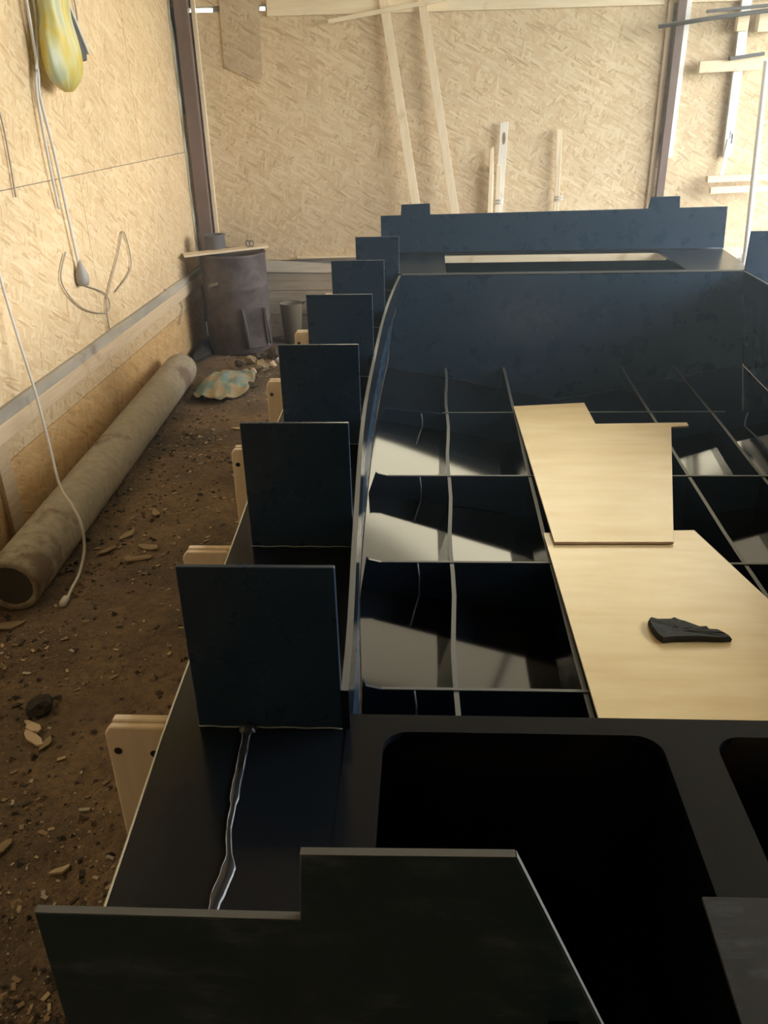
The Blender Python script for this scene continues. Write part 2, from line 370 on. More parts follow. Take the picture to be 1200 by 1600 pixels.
for mir in (False, True):
    X = (lambda x: mx(x)) if mir else (lambda x: x)
    g = MB(); n = 10; yb_ = [1.28+(5.15-1.28)*k/80 for k in range(81)]
    for dzz in (0, -.006):
        g.grid([[(X(lerp(xb(y), CX, i/n)), y, lerp(zb(y), zk(y), i/n)+dzz) for i in range(n+1)] for y in yb_])
    g.build('bottom_sheet', PLF, boat, smooth=True)
    strip('inner_side', lambda y: (xi(y)-.006, y, dz(y)+.06), lambda y: (xb(y)-.006, y, zb(y)), yin, PLB, .004, mir)
    strip('outer_side', lambda y: (xo(y)+.004, y, dz(y)-.012), lambda y: (xb(y)-.02, y, zb(y)-.01), ys, PL, .004, mir)
    strip('side_deck', lambda y: (xo(y), y, dz(y)-.005), lambda y: (xi(y)+.002, y, dz(y)-.005), ysc, PL, .010, mir)
    strip('film_edge', lambda y: (xo(y)-.003, y, dz(y)-.011), lambda y: (xo(y)-.003, y, dz(y)+.0012), ysc, new_mat('film', (.55, .47, .30), .6), .003, mir)
    # coaming: an upright bent strip along the cockpit edge
    g = MB(); s = -1 if mir else 1
    X = (lambda x: mx(x)) if mir else (lambda x: x)
    cy = [1.25+(5.14-1.25)*k/30 for k in range(31)]
    sec = [[(X(xi(y)-.007), y, dz(y)), (X(xi(y)+.007), y, dz(y)-.03), (X(xi(y)+.007), y, dz(y)+.094), (X(xi(y)-.007), y, dz(y)+.094)] for y in cy]
    for k in range(4): g.grid([[r[k], r[(k+1) % 4]] for r in sec], 1 if k == 2 else 0)
    for r in (sec[0], sec[-1]): g.bm.faces.new([g.bm.verts.new(p) for p in r])
    bmesh.ops.remove_doubles(g.bm, verts=g.bm.verts, dist=1e-5)
    g.build('coaming', [PL, PLE], boat)
# upright plates on the side decks
PLT = [(-.450, -.165, 1.268), (-.498, -.209, 1.250), (-.525, -.243, 1.250), (-.531, -.243, 1.261), (-.505, -.231, 1.273), (-.442, -.180, 1.279)]
for mir in (False, True):
    for k, (xl, xr, zt) in enumerate(PLT):
        y = YS[k]; X = (lambda x: mx(x)) if mir else (lambda x: x)
        b = dz(y); xr2 = min(xr, xi(y)-.008)
        o = MB().prism([(X(xl), y, b), (X(xr2), y, b), (X(xr), y, b+.11), (X(xr), y, zt), (X(xl), y, zt)], (0, .012, 0)).build('bulwark_plate', PLB, boat, bevel=.0015, seg=1)
        g = MB().tube([(X(lerp(xl, xr2, t/12)), y-.001, b+.002+.0012*math.sin(t*1.9+k)) for t in range(13)], .0016, 6)
        g.build('weld_bead', WELDW, o, smooth=True)
# frames
for k in (1, 2, 3, 4):
    y = YS[k]; t = ft(y)-.004; xs = xb(y)+(xi(y)-xb(y))*.75; n = 12
    up = [.036, .022, .02, .03][k-1]
    L = [(xs+.002, t+up), (xs+.012, t+.012), (xs+.06, t)]
    if k == 4: L = [(xs+.002, t+.03), (xs+.2, t+.008), (xs+.32, t)]
    top = L+[(mx(x), z) for x, z in L[::-1]]
    bot = [(lerp(xb(y)+.002, mx(xb(y))-.002, i/n), 0) for i in range(n+1)]
    bot = [(x, bottom(x, y)) for x, _ in bot][::-1]
    fr = MB().prism([(x, y, z) for x, z in top+bot], (0, .012, 0), 0).build('frame', PLI, boat, bevel=.0012, seg=1)
    MB().prism([(x, y-.0002, z+.0004) for x, z in ((L[-1][0], t), (mx(L[-1][0]), t), (mx(L[-1][0]), t+.0016), (L[-1][0], t+.0016))], (0, .0124, 0)).build('lit_cut_edge', PLE, fr)
    # joint weld down the frame's face and along the bottom sheet
    for mir in (False, True):
        X = (lambda x: mx(x)) if mir else (lambda x: x)
        x0 = -.035; zb0 = bottom(x0, y)
        MB().tube([(X(x0-.006), y-.002, t-.002), (X(x0), y-.002, lerp(t, zb0, .4)), (X(x0), y-.003, zb0+.006)], .0035, 6).build('weld_bead', WELDW, fr, smooth=True)
        MB().tube([(X(x0-.001), y-.004, zb0+.005), (X(x0-.016), y-.10, bottom(x0-.016, y-.10)+.003), (X(x0-.03), y-.21, bottom(x0-.03, y-.21)+.001)], [.003, .0035, .002], 6).build('weld_bead', WELDW, fr, smooth=True)
# stringers
for x0, x1 in ((.082, .108), (.480, .476), (mx(.480), mx(.476)-.01), (mx(.082)-.05, mx(.108)-.05)):
    f = lambda y: lerp(x0, x1, (y-1.28)/(5.15-1.28))
    g = MB(); sec = []
    for y in [1.285+(5.148-1.285)*k/24 for k in range(25)]:
        x = f(y)-.005*math.sin((y-2.03)/.78*math.pi*2)*(1 if x0 < .2 else .2); z1 = ft(y)-.006; z0 = bottom(x, y)-.004
        if y > 4.6: z1 += .02*(y-4.6)
        sec.append([(x-.008, y, z0), (x+.008, y, z0), (x+.008, y, z1), (x-.008, y, z1)])
    for k in range(4): g.grid([[r[k], r[(k+1) % 4]] for r in sec], 1 if k == 2 else 0)
    for r in (sec[0], sec[-1]): g.bm.faces.new([g.bm.verts.new(p) for p in r])
    bmesh.ops.remove_doubles(g.bm, verts=g.bm.verts, dist=1e-5)
    g.build('stringer', [PL, PLE], boat)
# bulkheads
def bulkhead(y, zt, name, over=0.0):
    n = 10; bot = [(lerp(xb(y), mx(xb(y)), i/n)) for i in range(n+1)]
    pts = [(xi(y)+.007-over, y, zt), (mx(xi(y)+.007-over), y, zt)]+[(x, y, bottom(x, y)) for x in bot[::-1]]
    return MB().prism(pts, (0, .012, 0)).build(name, PLB, boat, bevel=.0012, seg=1)
bh = bulkhead(5.15, 1.056, 'bulkhead')
MB().box(xi(5.15)+.01, mx(xi(5.15)+.01), 5.1445, 5.1495, 1.052, 1.0615).build('lit_cut_edge', PLE, bh)
bulkhead(1.28, .892, 'bulkhead').data.materials[0] = PL
for sg in (0, 1):   # weld line where bulkhead meets the bottom
    a, b = (xb(5.15), CX) if not sg else (CX, mx(xb(5.15)))
    MB().tube([(lerp(a, b, t/14), 5.147, bottom(lerp(a, b, t/14), 5.15)+.004+.002*math.sin(t*2.1)) for t in range(15)], .004, 6).build('weld_bead', WELD, boat, smooth=True)
# bow deck with a rectangular hatch and the bow plate
BZ = 1.060
def deck_with_holes(name, outline, holes, z0, z1, mat, parent=boat, bevel=.0015):
    cu = bpy.data.curves.new(name, 'CURVE'); cu.dimensions = '2D'; cu.fill_mode = 'BOTH'; cu.extrude = (z1-z0)/2
    for poly in [outline]+holes:
        sp = cu.splines.new('POLY'); sp.points.add(len(poly)-1); sp.use_cyclic_u = True
        for p, q in zip(sp.points, poly): p.co = (q[0], q[1], 0, 1)
    tmp = bpy.data.objects.new(name, cu); COL.objects.link(tmp)
    dg = bpy.context.evaluated_depsgraph_get()
    me = bpy.data.meshes.new_from_object(tmp.evaluated_get(dg)); bpy.data.objects.remove(tmp)
    me.transform(Matrix.Translation((0, 0, (z0+z1)/2))); me.materials.clear(); me.materials.append(mat)
    bm = bmesh.new(); bm.from_mesh(me); bmesh.ops.remove_doubles(bm, verts=bm.verts, dist=1e-5); bmesh.ops.recalc_face_normals(bm, faces=bm.faces); bm.to_mesh(me); bm.free()
    for p in me.polygons: p.use_smooth = False
    o = bpy.data.objects.new(name, me); COL.objects.link(o); adopt(o, parent)
    return o
def rrect(x0, x1, y0, y1, r, n=6):
    pts = []
    for cx, cy, a in ((x1-r, y1-r, 0), (x0+r, y1-r, 90), (x0+r, y0+r, 180), (x1-r, y0+r, 270)):
        for k in range(n+1):
            t = math.radians(a+90*k/n); pts.append((cx+r*math.cos(t), cy+r*math.sin(t)))
    return pts
deck_with_holes('bow_deck', [(-.19, 5.145), (mx(-.19), 5.145), (mx(-.25), 5.40), (mx(-.29), 5.945), (-.29, 5.945), (-.25, 5.40)], [rrect(.105, 1.545, 5.178, 5.87, .012, 2)], BZ-.012, BZ, plastic_mat('bow_deck_plastic', (.012, .013, .014), .24, 0))
bz1 = 1.306; bz2 = 1.330
bp = MB().prism([(-.33, 5.93, BZ), (2.0, 5.93, BZ), (1.985, 5.93, bz2), (1.672, 5.93, bz2-.003), (1.665, 5.93, 1.400), (1.474, 5.93, 1.397), (1.465, 5.93, bz2-.006),
            (.008, 5.93, bz1+.004), (.006, 5.93, 1.381), (-.188, 5.93, 1.376), (-.192, 5.93, bz1+.002), (-.33, 5.93, bz1)], (0, .013, 0)).build('bow_plate', PLB, boat, bevel=.0015, seg=1)
MB().tube([(lerp(-.33, 1.99, t/16), 5.929, BZ+.003) for t in range(17)], .004, 6).build('weld_bead', WELD, bp, smooth=True)
MB().prism([(-.30, 5.94, BZ-.012), (mx(-.30), 5.94, BZ-.012), (mx(-.15), 5.94, .55), (CX, 5.94, .40), (-.15, 5.94, .55)], (0, .012, 0)).build('bow_transom', PL, boat)
# stern deck with three rounded hatches
deck_with_holes('stern_deck', [(-.158, .70), (.16, .70), (.16, .45), (mx(-.158), .45), (mx(-.158), 1.292), (-.158, 1.292)],
                [rrect(-.085, .440, .48, 1.243, .048)[:14]+[(-.085, .704), (.20, .704), (.20, .48), (.440, .48)], rrect(.540, mx(.540), .48, 1.243, .048), rrect(mx(.440), mx(-.085), .48, 1.243, .048)], .892, .907, PL)
for x in (.49, mx(.49)):
    MB().box(x-.006, x+.006, .712, 1.28, .12, .892).build('partition', PL, boat)
MB().prism([(-.19, .712, .26), (CX, .712, .10), (mx(-.19), .712, .26), (mx(-.19), 1.279, .26), (CX, 1.279, .10), (-.19, 1.279, .26)][:0] or [(-.19, .712, .24), (mx(-.19), .712, .24), (mx(-.19), 1.279, .24), (-.19, 1.279, .24)], (0, 0, .01)).build('well_floor', PL, boat)
# stern plate: stepped top, slanted inner edge
sp = MB().prism([(-.508, .70, .30), (.40, .70, .30), (.40, .70, .49), (.103, .70, 1.208), (-.151, .70, 1.203), (-.158, .70, 1.089), (-.498, .70, 1.088)], (0, -.012, 0)).build('stern_plate', plastic_mat('black_plastic_scuffed', (.012, .034, .052), .40, .9), boat, bevel=.0015, seg=1)  # scuffs are wear; the blue base stands in for cool light from behind
for a, b in (((-.498, 1.0885), (-.158, 1.0895)), ((-.151, 1.2035), (.103, 1.2085))):
    MB().prism([(a[0], .6995, a[1]), (b[0], .6995, b[1]), (b[0], .6995, b[1]+.001), (a[0], .6995, a[1]+.001)], (0, -.011, 0)).build('lit_cut_edge', PLE, sp)
MB().prism([(.1035, .699, 1.2083), (.399, .699, .492), (.4, .699, .4925), (.1045, .699, 1.2087)], (0, -.010, 0)).build('lit_cut_edge', PLE, sp)
MB().prism([(mx(-.508), .70, .30), (mx(.40), .70, .30), (mx(.40), .70, .49), (mx(.103), .70, 1.208), (mx(-.151), .70, 1.203), (mx(-.158), .70, 1.089), (mx(-.498), .70, 1.088)], (0, -.012, 0)).build('stern_plate', PLB, boat, bevel=.0015, seg=1)
# ragged weld along the deck seam in front of the first plate
pts = []; N = 40
for k in range(N+1):
    t = k/N; y = lerp(1.245, .72, t); x = lerp(-.352, -.318, t)+.002*noise.noise((t*9, 0, 2))+.012*math.exp(-((t-.62)/.1)**2)
    pts.append((x, y, .9055))
g = MB()
wd = [.0068+.0015*noise.noise((k*.5, 1, 0))+(.003 if 24 < k < 30 else 0)-(.003 if 14 < k < 24 else 0) for k in range(N+1)]
g.grid([[(p[0]-w_-.002, p[1], p[2]), (p[0]-w_, p[1], p[2]+.004+.0015*noise.noise((i*.9, 3, 0))), (p[0], p[1], p[2]+.003), (p[0]+w_, p[1], p[2]+.0045+.0015*noise.noise((i*.9, 8, 0))), (p[0]+w_+.002, p[1], p[2])] for i, (p, w_) in enumerate(zip(pts, wd))])
sw = g.build('deck_weld', WELD, boat, smooth=True)
for sd in (-1, 1):
    MB().tube([(p[0]+sd*w_, p[1], p[2]+.004+.0015*noise.noise((i*1.3, sd, 4))) for i, (p, w_) in enumerate(zip(pts, wd))], [.0004+.0013*abs(noise.noise((i*.8, sd*5, 1))) for i in range(N+1)], 5).build('burr', WELDW, sw, smooth=True)
MB().lathe((-.352, 1.245, .905), [(.0, .014), (.010, .012), (.016, .006), (.018, 0)], 12).build('weld_blob', WELD, sw, smooth=True)

# loose black sheet lying on the stern deck
tag(MB().prism([(.414, .880, .908), (1.30, .885, .908), (1.30, .40, .908), (.402, .40, .908)], (0, 0, .008)).build('plastic_sheet', plastic_mat('loose_plastic', (.016, .017, .018), .32, .5), bevel=.001, seg=1),
    'loose dark grey plastic sheet lying across the stern deck hatches', 'plastic sheet')

# plywood sheets and the rubber scrap
tag(MB().prism([(.472, 3.03, .3905), (1.09, 3.06, .3905), (1.20, 2.535, .3905), (1.41, 1.55, .3905), (.495, 1.55, .3905)], (0, 0, .010), 0, 1).build('plywood_sheet', [PLY, PLYE], bevel=.0008, seg=1),
    'large plywood sheet with a slanted edge lying on the hull frames, carrying the black scrap', 'plywood')
def az(y): return .402+(y-2.9)*.0335
pa = [(.472, 4.42), (.872, 4.47), (.880, 4.16), (1.358, 4.175), (1.356, 4.13), (1.262, 4.115), (.972, 2.93), (.502, 2.925)]
tag(MB().prism([(x, y, az(y)+.002) for x, y in pa], (0, 0, .010), 0, 1).build('plywood_sheet', [PLY, PLYE], bevel=.0008, seg=1),
    'smaller notched plywood sheet overlapping the far end of the larger one', 'plywood')
op = [(.742, 2.325), (.745, 2.365), (.752, 2.385), (.770, 2.380), (.815, 2.378), (.830, 2.385), (.850, 2.376), (.862, 2.368), (.905, 2.335), (.925, 2.330), (.930, 2.318), (.965, 2.316), (.972, 2.305), (.968, 2.294), (.984, 2.288), (.986, 2.272), (.960, 2.268), (.880, 2.268), (.800, 2.266), (.765, 2.262), (.752, 2.285)]
g = MB(); cx_, cy_ = .82, 2.315
rings = [[(cx_+(x-cx_)*s+.005*noise.noise((x*70, y*70, 3)), cy_+(y-cy_)*s+.005*noise.noise((x*70, y*70, 9)), .4015+max(h+.006*noise.noise((x*60, y*60, s*3)), 0)) for x, y in op] for s, h in ((1, 0), (1.01, .012), (.95, .021), (.6, .020), (.25, .018))]
g.grid([r+[r[0]] for r in rings]); bmesh.ops.remove_doubles(g.bm, verts=g.bm.verts, dist=1e-5)
g.bm.verts.ensure_lookup_table()
bmesh.ops.holes_fill(g.bm, edges=[e for e in g.bm.edges if e.is_boundary])
tag(g.build('rubber_scrap', new_mat('torn_rubber', (.035, .037, .030), .85)), 'torn black rubber scrap lying on the large plywood sheet', 'scrap')
# boards seen through the bow hatch
tag(MB().box(.02, 1.60, 5.835, 5.875, 1.004, 1.047).build('jig_board', PINE, bevel=.002), 'pale wooden jig board seen down inside the bow hatch', 'board')

# ------------------------------------------------------------------ wooden jig stands
ST = [(-.645, 1.262, .912, 'nearest pine jig post beside the hull, with two bolts and a dark knot'), (-.703, 2.045, .874, 'second nearest pine jig post, its top edge behind the nearest upright plate'),
      (-.732, 2.825, .874, 'third pine jig post from the camera, a narrow strip left of the second upright plate'), (-.738, 3.605, .889, 'fourth pine jig post from the camera, left of the third upright plate'),
      (-.722, 4.385, .919, 'fifth pine jig post from the camera, level with the rusty drum'), (-.655, 5.165, .953, 'farthest pine jig post, only its pale tip showing between upright plates')]
for k, (x, y, z, lab) in enumerate(ST):
    wd = .165 if k < 2 else .14
    f_ = (YS[k]+.045)/YS[k]; x *= f_; z = 2-(2-z)*f_-.014; y = YS[k]+.045
    gz = -.03
    s = thing('jig_post', (x+wd/2, y, 0), lab, 'post', 'pine jig posts along the hull')
    xr = x+wd*.95
    MB().prism([(x, y, gz), (x+wd*.9, y, gz), (x+wd*.9, y, .55), (xr, y, .62), (xr, y, z-.012), (xr-.03, y, z), (x+.012, y, z), (x, y, z-.016)], (0, .018, 0)).build('board', STANDW, s, bevel=.004)
    MB().prism([(x+.010, y+.0185, gz), (x+wd*.9, y+.0185, gz), (x+wd*.9, y+.0185, .55), (xr, y+.0185, .62), (xr, y+.0185, z+.004), (x+.012, y+.0185, z+.004)], (0, .020, 0)).build('backing_board', STANDW, s, bevel=.004)
    for dx, dzz in ((.022, .062), (.098, .068)):
        g = MB(); n = 14; c = Vector((x+dx, y-.0015, z-dzz))
        ring = [c+Vector((.0085*math.cos(i*2*math.pi/n), 0, .0085*math.sin(i*2*math.pi/n))) for i in range(n)]
        g.prism(ring, (0, .004, 0)); g.build('bolt', HOLE, s)

# ------------------------------------------------------------------ pipe, drum and corner clutter
A, B, r = Vector((-1.835, 3.02, .125)), Vector((-1.975, 6.36, .128)), .128
t = (B-A).normalized(); u = t.cross(Vector((0, 0, 1))).normalized(); v = u.cross(t)
g = MB(); prof = [(A-t*-.03, .098), (A+t*.002, .100), (A, .126)]
prof = [(0.02, .094), (0, .098), (0, .122), (.012, r)]+[(L_, r) for L_ in (.6, 1.2, 1.8, 2.4, 2.9, 3.2, 3.27)]+[(3.33, .118), (3.36, .095), (3.37, .05), (3.372, .004)]
rings = []
for d_, rr in prof:
    rings.append([A+t*d_+(u*math.cos(k*2*math.pi/40)+v*math.sin(k*2*math.pi/40))*rr*(1+.012*noise.noise((d_*2, k*.5, 0))) for k in range(41)])
for q in rings: q[-1] = q[0].copy()
g.grid(rings); bmesh.ops.remove_doubles(g.bm, verts=g.bm.verts, dist=1e-6)
pp = thing('cement_pipe', (A.x, (A.y+B.y)/2, 0), 'long grey cement pipe stained with mud lying along the left wall', 'pipe')
g.build('shell', PIPE, pp, smooth=True)
MB().prism([A+t*.012+(u*math.cos(k*2*math.pi/32)+v*math.sin(k*2*math.pi/32))*.099 for k in range(32)], t*.01).build('end_plug', new_mat('packed_earth', (.075, .065, .055), .95), pp)

DX, DY, DR, DH = -1.73, 7.46, .285, .86
dr = thing('rusty_drum', (DX, DY, 0), 'rusty brown steel drum stove standing in the far left corner', 'drum')
MB().lathe((DX, DY, -.01), [(.0, .0), (DR-.01, 0), (DR, .02), (DR, .27), (DR+.006, .285), (DR, .30), (DR, .56), (DR+.006, .575), (DR, .59), (DR, DH-.02), (DR+.007, DH-.008), (DR, DH), (DR-.015, DH-.002), (DR-.02, DH-.02), (0, DH-.02)], 48).build('body', RUST, dr, smooth=True)
MB().lathe((DX-.15, DY+.02, DH-.03), [(.088, 0), (.088, .15), (.094, .155), (.094, .165), (.080, .165), (.080, .02), (0, .02)], 28).build('flue_collar', new_mat('grey_steel', (.13, .125, .13), .55), dr, smooth=True)
dd = MB().prism([(DX+.13, DY-.262, .05), (DX+.30, DY-.16, .05), (DX+.285, DY-.17, .40), (DX+.10, DY-.272, .40)], (-.012, -.02, 0)).build('hatch_door', RUST, dr, bevel=.003)
MB().tube([(DX+.10, DY-.29, .42), (DX+.115, DY-.295, .33), (DX+.13, DY-.295, .2), (DX+.135, DY-.29, .06)], .011, 8).build('hinge_bar', DARKM, dd, smooth=True)
MB().tube([(DX+.29, DY-.20, .40), (DX+.30, DY-.20, .25), (DX+.31, DY-.19, .08)], .009, 8).build('latch_bar', DARKM, dd, smooth=True)
MB().prism([(DX-.17+.02*i, DY-.285+.010*abs(i-2)*0-.002, z) for i, z in ((0, .595), (4, .615), (4, .64), (0, .62))], (0, .06, 0)).build('label_patch', new_mat('old_paint', (.24, .22, .17), .8), dr)
bd = thing('drum_plank', (-1.77, 7.35, DH), 'short pale plank laid across the top of the rusty drum', 'plank')
MB().bar((-2.115, 7.27, DH-.006), (-1.425, 7.50, DH+.030), .15, .018, (0, 0, 1)).build('board', PINE, bd, bevel=.002)
kr = thing('wire_rings', (-1.56, 7.42, DH+.03), 'small dark wire ring loops lying on the plank over the drum', 'wire ring')
for q in range(2):
    MB().tube([(-1.575+.03*q+.018*math.cos(a*.5), 7.41+.01*q, DH+.062+.026*math.sin(a*.5)) for a in range(13)], .005, 6).build('loop', DARKM, kr, smooth=True)
# bucket, scrap and rubble beside the drum
bk = thing('metal_pail', (-1.30, 7.60, 0), 'small grimy metal pail beside the rusty drum', 'pail')
MB().lathe((-1.27, 7.62, 0), [(0, .01), (.075, 0), (.105, .36), (.110, .365), (.100, .36), (.07, .02), (0, .02)], 24).build('body', new_mat('grimy_pail', (.20, .165, .115), .7), bk, smooth=True)
MB().tube([(-1.27+.105, 7.62, .35), (-1.15, 7.60, .375), (-1.135, 7.59, .37), (-1.125, 7.58, .385)], .008, 6).build('handle', DARKM, bk, smooth=True)
tag(MB().prism([(-1.10, 7.70, .0), (-.72, 7.70, .0), (-.72, 7.70, .36), (-1.08, 7.70, .34)], (0, .03, 0)).build('wall_offcut', GREYW, bevel=.003), 'grey weathered board leaning low against the back wall', 'board')
tag(MB().bar((-1.22, 7.868, .725), (-.45, 7.868, .735), .055, .014, (0, 0, 1)).build('lath', PINE, bevel=.001), 'thin pale lath projecting beside the farthest upright plates', 'lath')
def rock(name, c, s, mat, label, cat, group=None, seed=0, rough=.35, squash=1):
    g = MB(); bmesh.ops.create_icosphere(g.bm, subdivisions=2, radius=1)
    for q in g.bm.verts:
        d = 1+rough*noise.noise(q.co*1.7+Vector((seed*3.1, seed, 0)))
        q.co = Vector((c[0]+q.co.x*s[0]*d, c[1]+q.co.y*s[1]*d, c[2]+q.co.z*s[2]*d))
    o = g.build(name, mat); return tag(o, label, cat, group)
EARTH = new_mat('clod_earth', (.10, .078, .060), .95); DARKE = new_mat('dark_earth', (.035, .030, .026), .95)
BRK = new_mat('rubble_tan', (.33, .25, .15), .9); PALE = new_mat('pale_wood_chip', (.62, .50, .34), .8)
rock('earth_clod', (-1.44, 2.36, .015), (.05, .05, .035), DARKE, 'black earth clod at the end of the trench mark', 'clod', seed=2)
rock('earth_clod', (-2.04, 7.30, .01), (.08, .30, .06), DARKE, 'sooty heap of earth in the corner left of the drum', 'soil', seed=4)
for i, (x, y, s, m_, lab) in enumerate(((-1.42, 6.75, .06, BRK, 'tan rubble lump in front of the drum'), (-1.28, 6.95, .04, WHITE, 'small white block on the ground beside the drum door'),
     (-1.55, 6.95, .05, BRK, 'tan rubble lump touching the drum foot'), (-1.36, 7.12, .07, EARTH, 'dark lump of slag by the drum door'), (-1.20, 7.30, .06, BRK, 'rubble lump near the metal pail'),
     (-1.50, 7.10, .045, EARTH, 'small dark cinder under the drum plank end'), (-1.33, 6.80, .035, PALE, 'small pale crumb between the rubble lumps and the jig posts'), (-1.62, 6.85, .04, EARTH, 'dark cinder between the sack and the drum foot'),
     (-1.46, 6.60, .035, PALE, 'pale crumb lying just right of the crumpled sack'), (-1.12, 7.15, .05, EARTH, 'dark slag lump in front of the leaning grey board'))):
    rock('rubble_stone', (x, y, .02), (s, s*.8, s*.7), m_, lab, 'stone', seed=20+i, rough=.95)
# crumpled paper sack
def sack_mat():
    m = new_mat('paper_sack', (.42, .33, .20), .8)
    n = noise_t(m, coords(m), 4.5, 2)
    lk(m, ramp(m, n.outputs[0], [(.40, (.38, .29, .17)), (.48, (.42, .33, .21)), (.51, (.18, .27, .25)), (.56, (.22, .30, .27)), (.60, (.40, .32, .20))]), bsdf(m).inputs['Base Color']); return m
g = MB(); rows = []
for j in range(15):
    a = j/14; rows.append([])
    for i in range(20):
        b = i/19; x = -1.80+.40*b+.03*noise.noise((a*3, b*3, 9)); y = 5.95+.62*(a-.5)*(.45+1.1*math.sin(math.pi*(.12+.76*b)))*.8+.25+.07*noise.noise((a*4, b*4, 2))
        z = .035+.075*math.sin(math.pi*b)*math.sin(math.pi*a)+.06*noise.noise((x*12, y*8, 1))+.02*noise.noise((x*31, y*23, 4))
        rows[-1].append((x, y, max(z, .02)))
tag(g.grid(rows).build('paper_sack', sack_mat(), smooth=True, solid=.004), 'crumpled tan and teal cement sack on the ground before the drum', 'sack')

# ------------------------------------------------------------------ ground litter
LIT = [new_mat('litter_a', (.50, .40, .26), .85), new_mat('litter_b', (.30, .22, .14), .9), new_mat('litter_c', (.42, .38, .31), .85), new_mat('litter_d', (.06, .05, .042), .95)]
rnd = random.Random(11); g = MB(); rnd2 = random.Random(5)
for k in range(11000):
    y = 1.2+6.2*(rnd.random()**1.25); x = rnd.uniform(-1.95, -.55)
    d = noise.noise((x*1.5, y*1.5, 7))
    if rnd.random() > .45+d*1.2: continue
    s = .0018+.0065*rnd.random()**5; a = rnd.random()*6.28; l = s*rnd.uniform(1, 2.6)
    z = ground_z(x, y)+.001; c, si = math.cos(a), math.sin(a); h = s*.5; tl = rnd.uniform(-.4, .4)*s
    p = [(x+c*l-si*s, y+si*l+c*s, z), (x-c*l-si*s*.7, y-si*l+c*s*.7, z+tl*.3), (x-c*l*.8+si*s, y-si*l*.8-c*s, z), (x+c*l*.9+si*s*.8, y+si*l*.9-c*s*.8, z)]
    vb = [g.bm.verts.new(q) for q in p]; vt = [g.bm.verts.new((q[0], q[1], q[2]+h+tl*.5)) for q in p]; mi = rnd.choice((0, 0, 1, 1, 1, 2, 3, 3, 3))
    g.bm.faces.new(vt).material_index = mi
    for i in range(4): g.bm.faces.new((vb[i], vb[(i+1) % 4], vt[(i+1) % 4], vt[i])).material_index = mi
for k in range(11000):
    y = 1.2+6.0*(rnd2.random()**1.3); x = rnd2.uniform(-1.98, -.55)
    if rnd2.random() > .5+1.1*noise.noise((x*1.3, y*1.3, 2)): continue
    r_ = .0035+.016*rnd2.random()**5; z = ground_z(x, y)
    pv = [g.bm.verts.new((x+r_*dx*rnd2.uniform(.6, 1.3), y+r_*dy*rnd2.uniform(.6, 1.3), z+r_*dz_*rnd2.uniform(.5, 1))) for dx, dy, dz_ in ((1, 0, .1), (.2, 1, 0), (-1, .2, .1), (-.1, -1, 0), (0, 0, 1))]
    mi = rnd2.choice((1, 3, 4, 4, 5, 5))
    for i in range(4): g.bm.faces.new((pv[i], pv[(i+1) % 4], pv[4])).material_index = mi
tag(g.build('wood_litter', LIT+[EARTH, new_mat('brown_crumb', (.17, .12, .078), .95)]), 'fine wood chips and crumbs scattered over the dirt floor', 'litter', kind='stuff')
chips = [(-1.80, 2.87, .065, .3, 'curled bark chip just below the end of the cement pipe'), (-1.43, 2.32-.06, .045, 2.6, 'white wood splinter beside the black earth clod'), (-1.40, 2.20, .05, 2.4, 'broad pale chip under the white splinter'),
         (-1.34, 2.17, .035, 1.2, 'short buff chip right of the broad pale chip'), (-1.45, 3.50, .07, .2, 'pale bark flake lying mid floor right of the cable plug'), (-1.57, 3.75, .055, 1.4, 'brown bark chip close against the cement pipe'),
         (-1.62, 3.60, .05, .9, 'small bark chip between the pipe and the cable'), (-1.50, 4.0, .045, 2.0, 'bark chip farther up the floor beside the pipe'), (-1.30, 5.3, .05, .1, 'lone pale chip on bare floor near the third jig post'),
         (-1.30, 1.72, .05, .9, 'long tan splinter at the lower left of the floor'), (-1.08, 1.66, .028, .4, 'square buff chip left of the nearest jig post'), (-1.42, 3.62, .06, 2.9, 'reddish bark lump next to the pale bark flake')]
for i, (x, y, s, a, lab) in enumerate(chips):
    g = MB(); n = 9; op = []
    for k in range(n):
        q = k*2*math.pi/n; rr = 1+.9*noise.noise((i*2.3+.4, k*1.9, .3)); op.append((math.cos(q)*s*rr, math.sin(q)*s*.38*rr))
    c, si = math.cos(a), math.sin(a); z = ground_z(x, y)+.003
    g.prism([(x+u_*c-v_*si, y+u_*si+v_*c, z+.10*abs(u_)) for u_, v_ in op], (0, 0, .009))
    tag(g.build('wood_chip', [PALE, BRK, LIT[1]][0 if i in (1, 2, 10, 8) else 1 if i % 2 else 2]), lab, 'wood chip', 'larger chips on the dirt floor')

# ------------------------------------------------------------------ cables on the left wall
def spline(p, n=8):
    p = [Vector(q) for q in p]; out = []
    for i in range(len(p)-1):
        a, b, c, d = p[max(i-1, 0)], p[i], p[i+1], p[min(i+2, len(p)-1)]
        for k in range(n):
            t = k/n; out.append(.5*((2*b)+(-a+c)*t+(2*a-5*b+4*c-d)*t*t+(-a+3*b-3*c+d)*t**3))
    return out+[p[-1]]
hc = thing('socket_cable', (-2.12, 5.05, 1.07), 'white cable hanging down the left wall with a grey socket on its end', 'cable')
MB().tube(spline([(-2.10, 4.95, 3.2), (-2.11, 4.97, 2.55), (-2.11, 4.95, 2.20), (-2.12, 4.94, 2.07), (-2.12, 4.99, 1.78), (-2.12, 5.02, 1.47), (-2.12, 5.05, 1.16)]), .0085, 8).build('cord', CABLE, hc, smooth=True)
MB().lathe((-2.115, 5.055, 1.03), [(0, 0), (.03, .004), (.042, .03), (.040, .07), (.022, .11), (.011, .15), (0, .16)], 18).build('socket', new_mat('grey_socket', (.34, .31, .28), .5), hc, smooth=True)
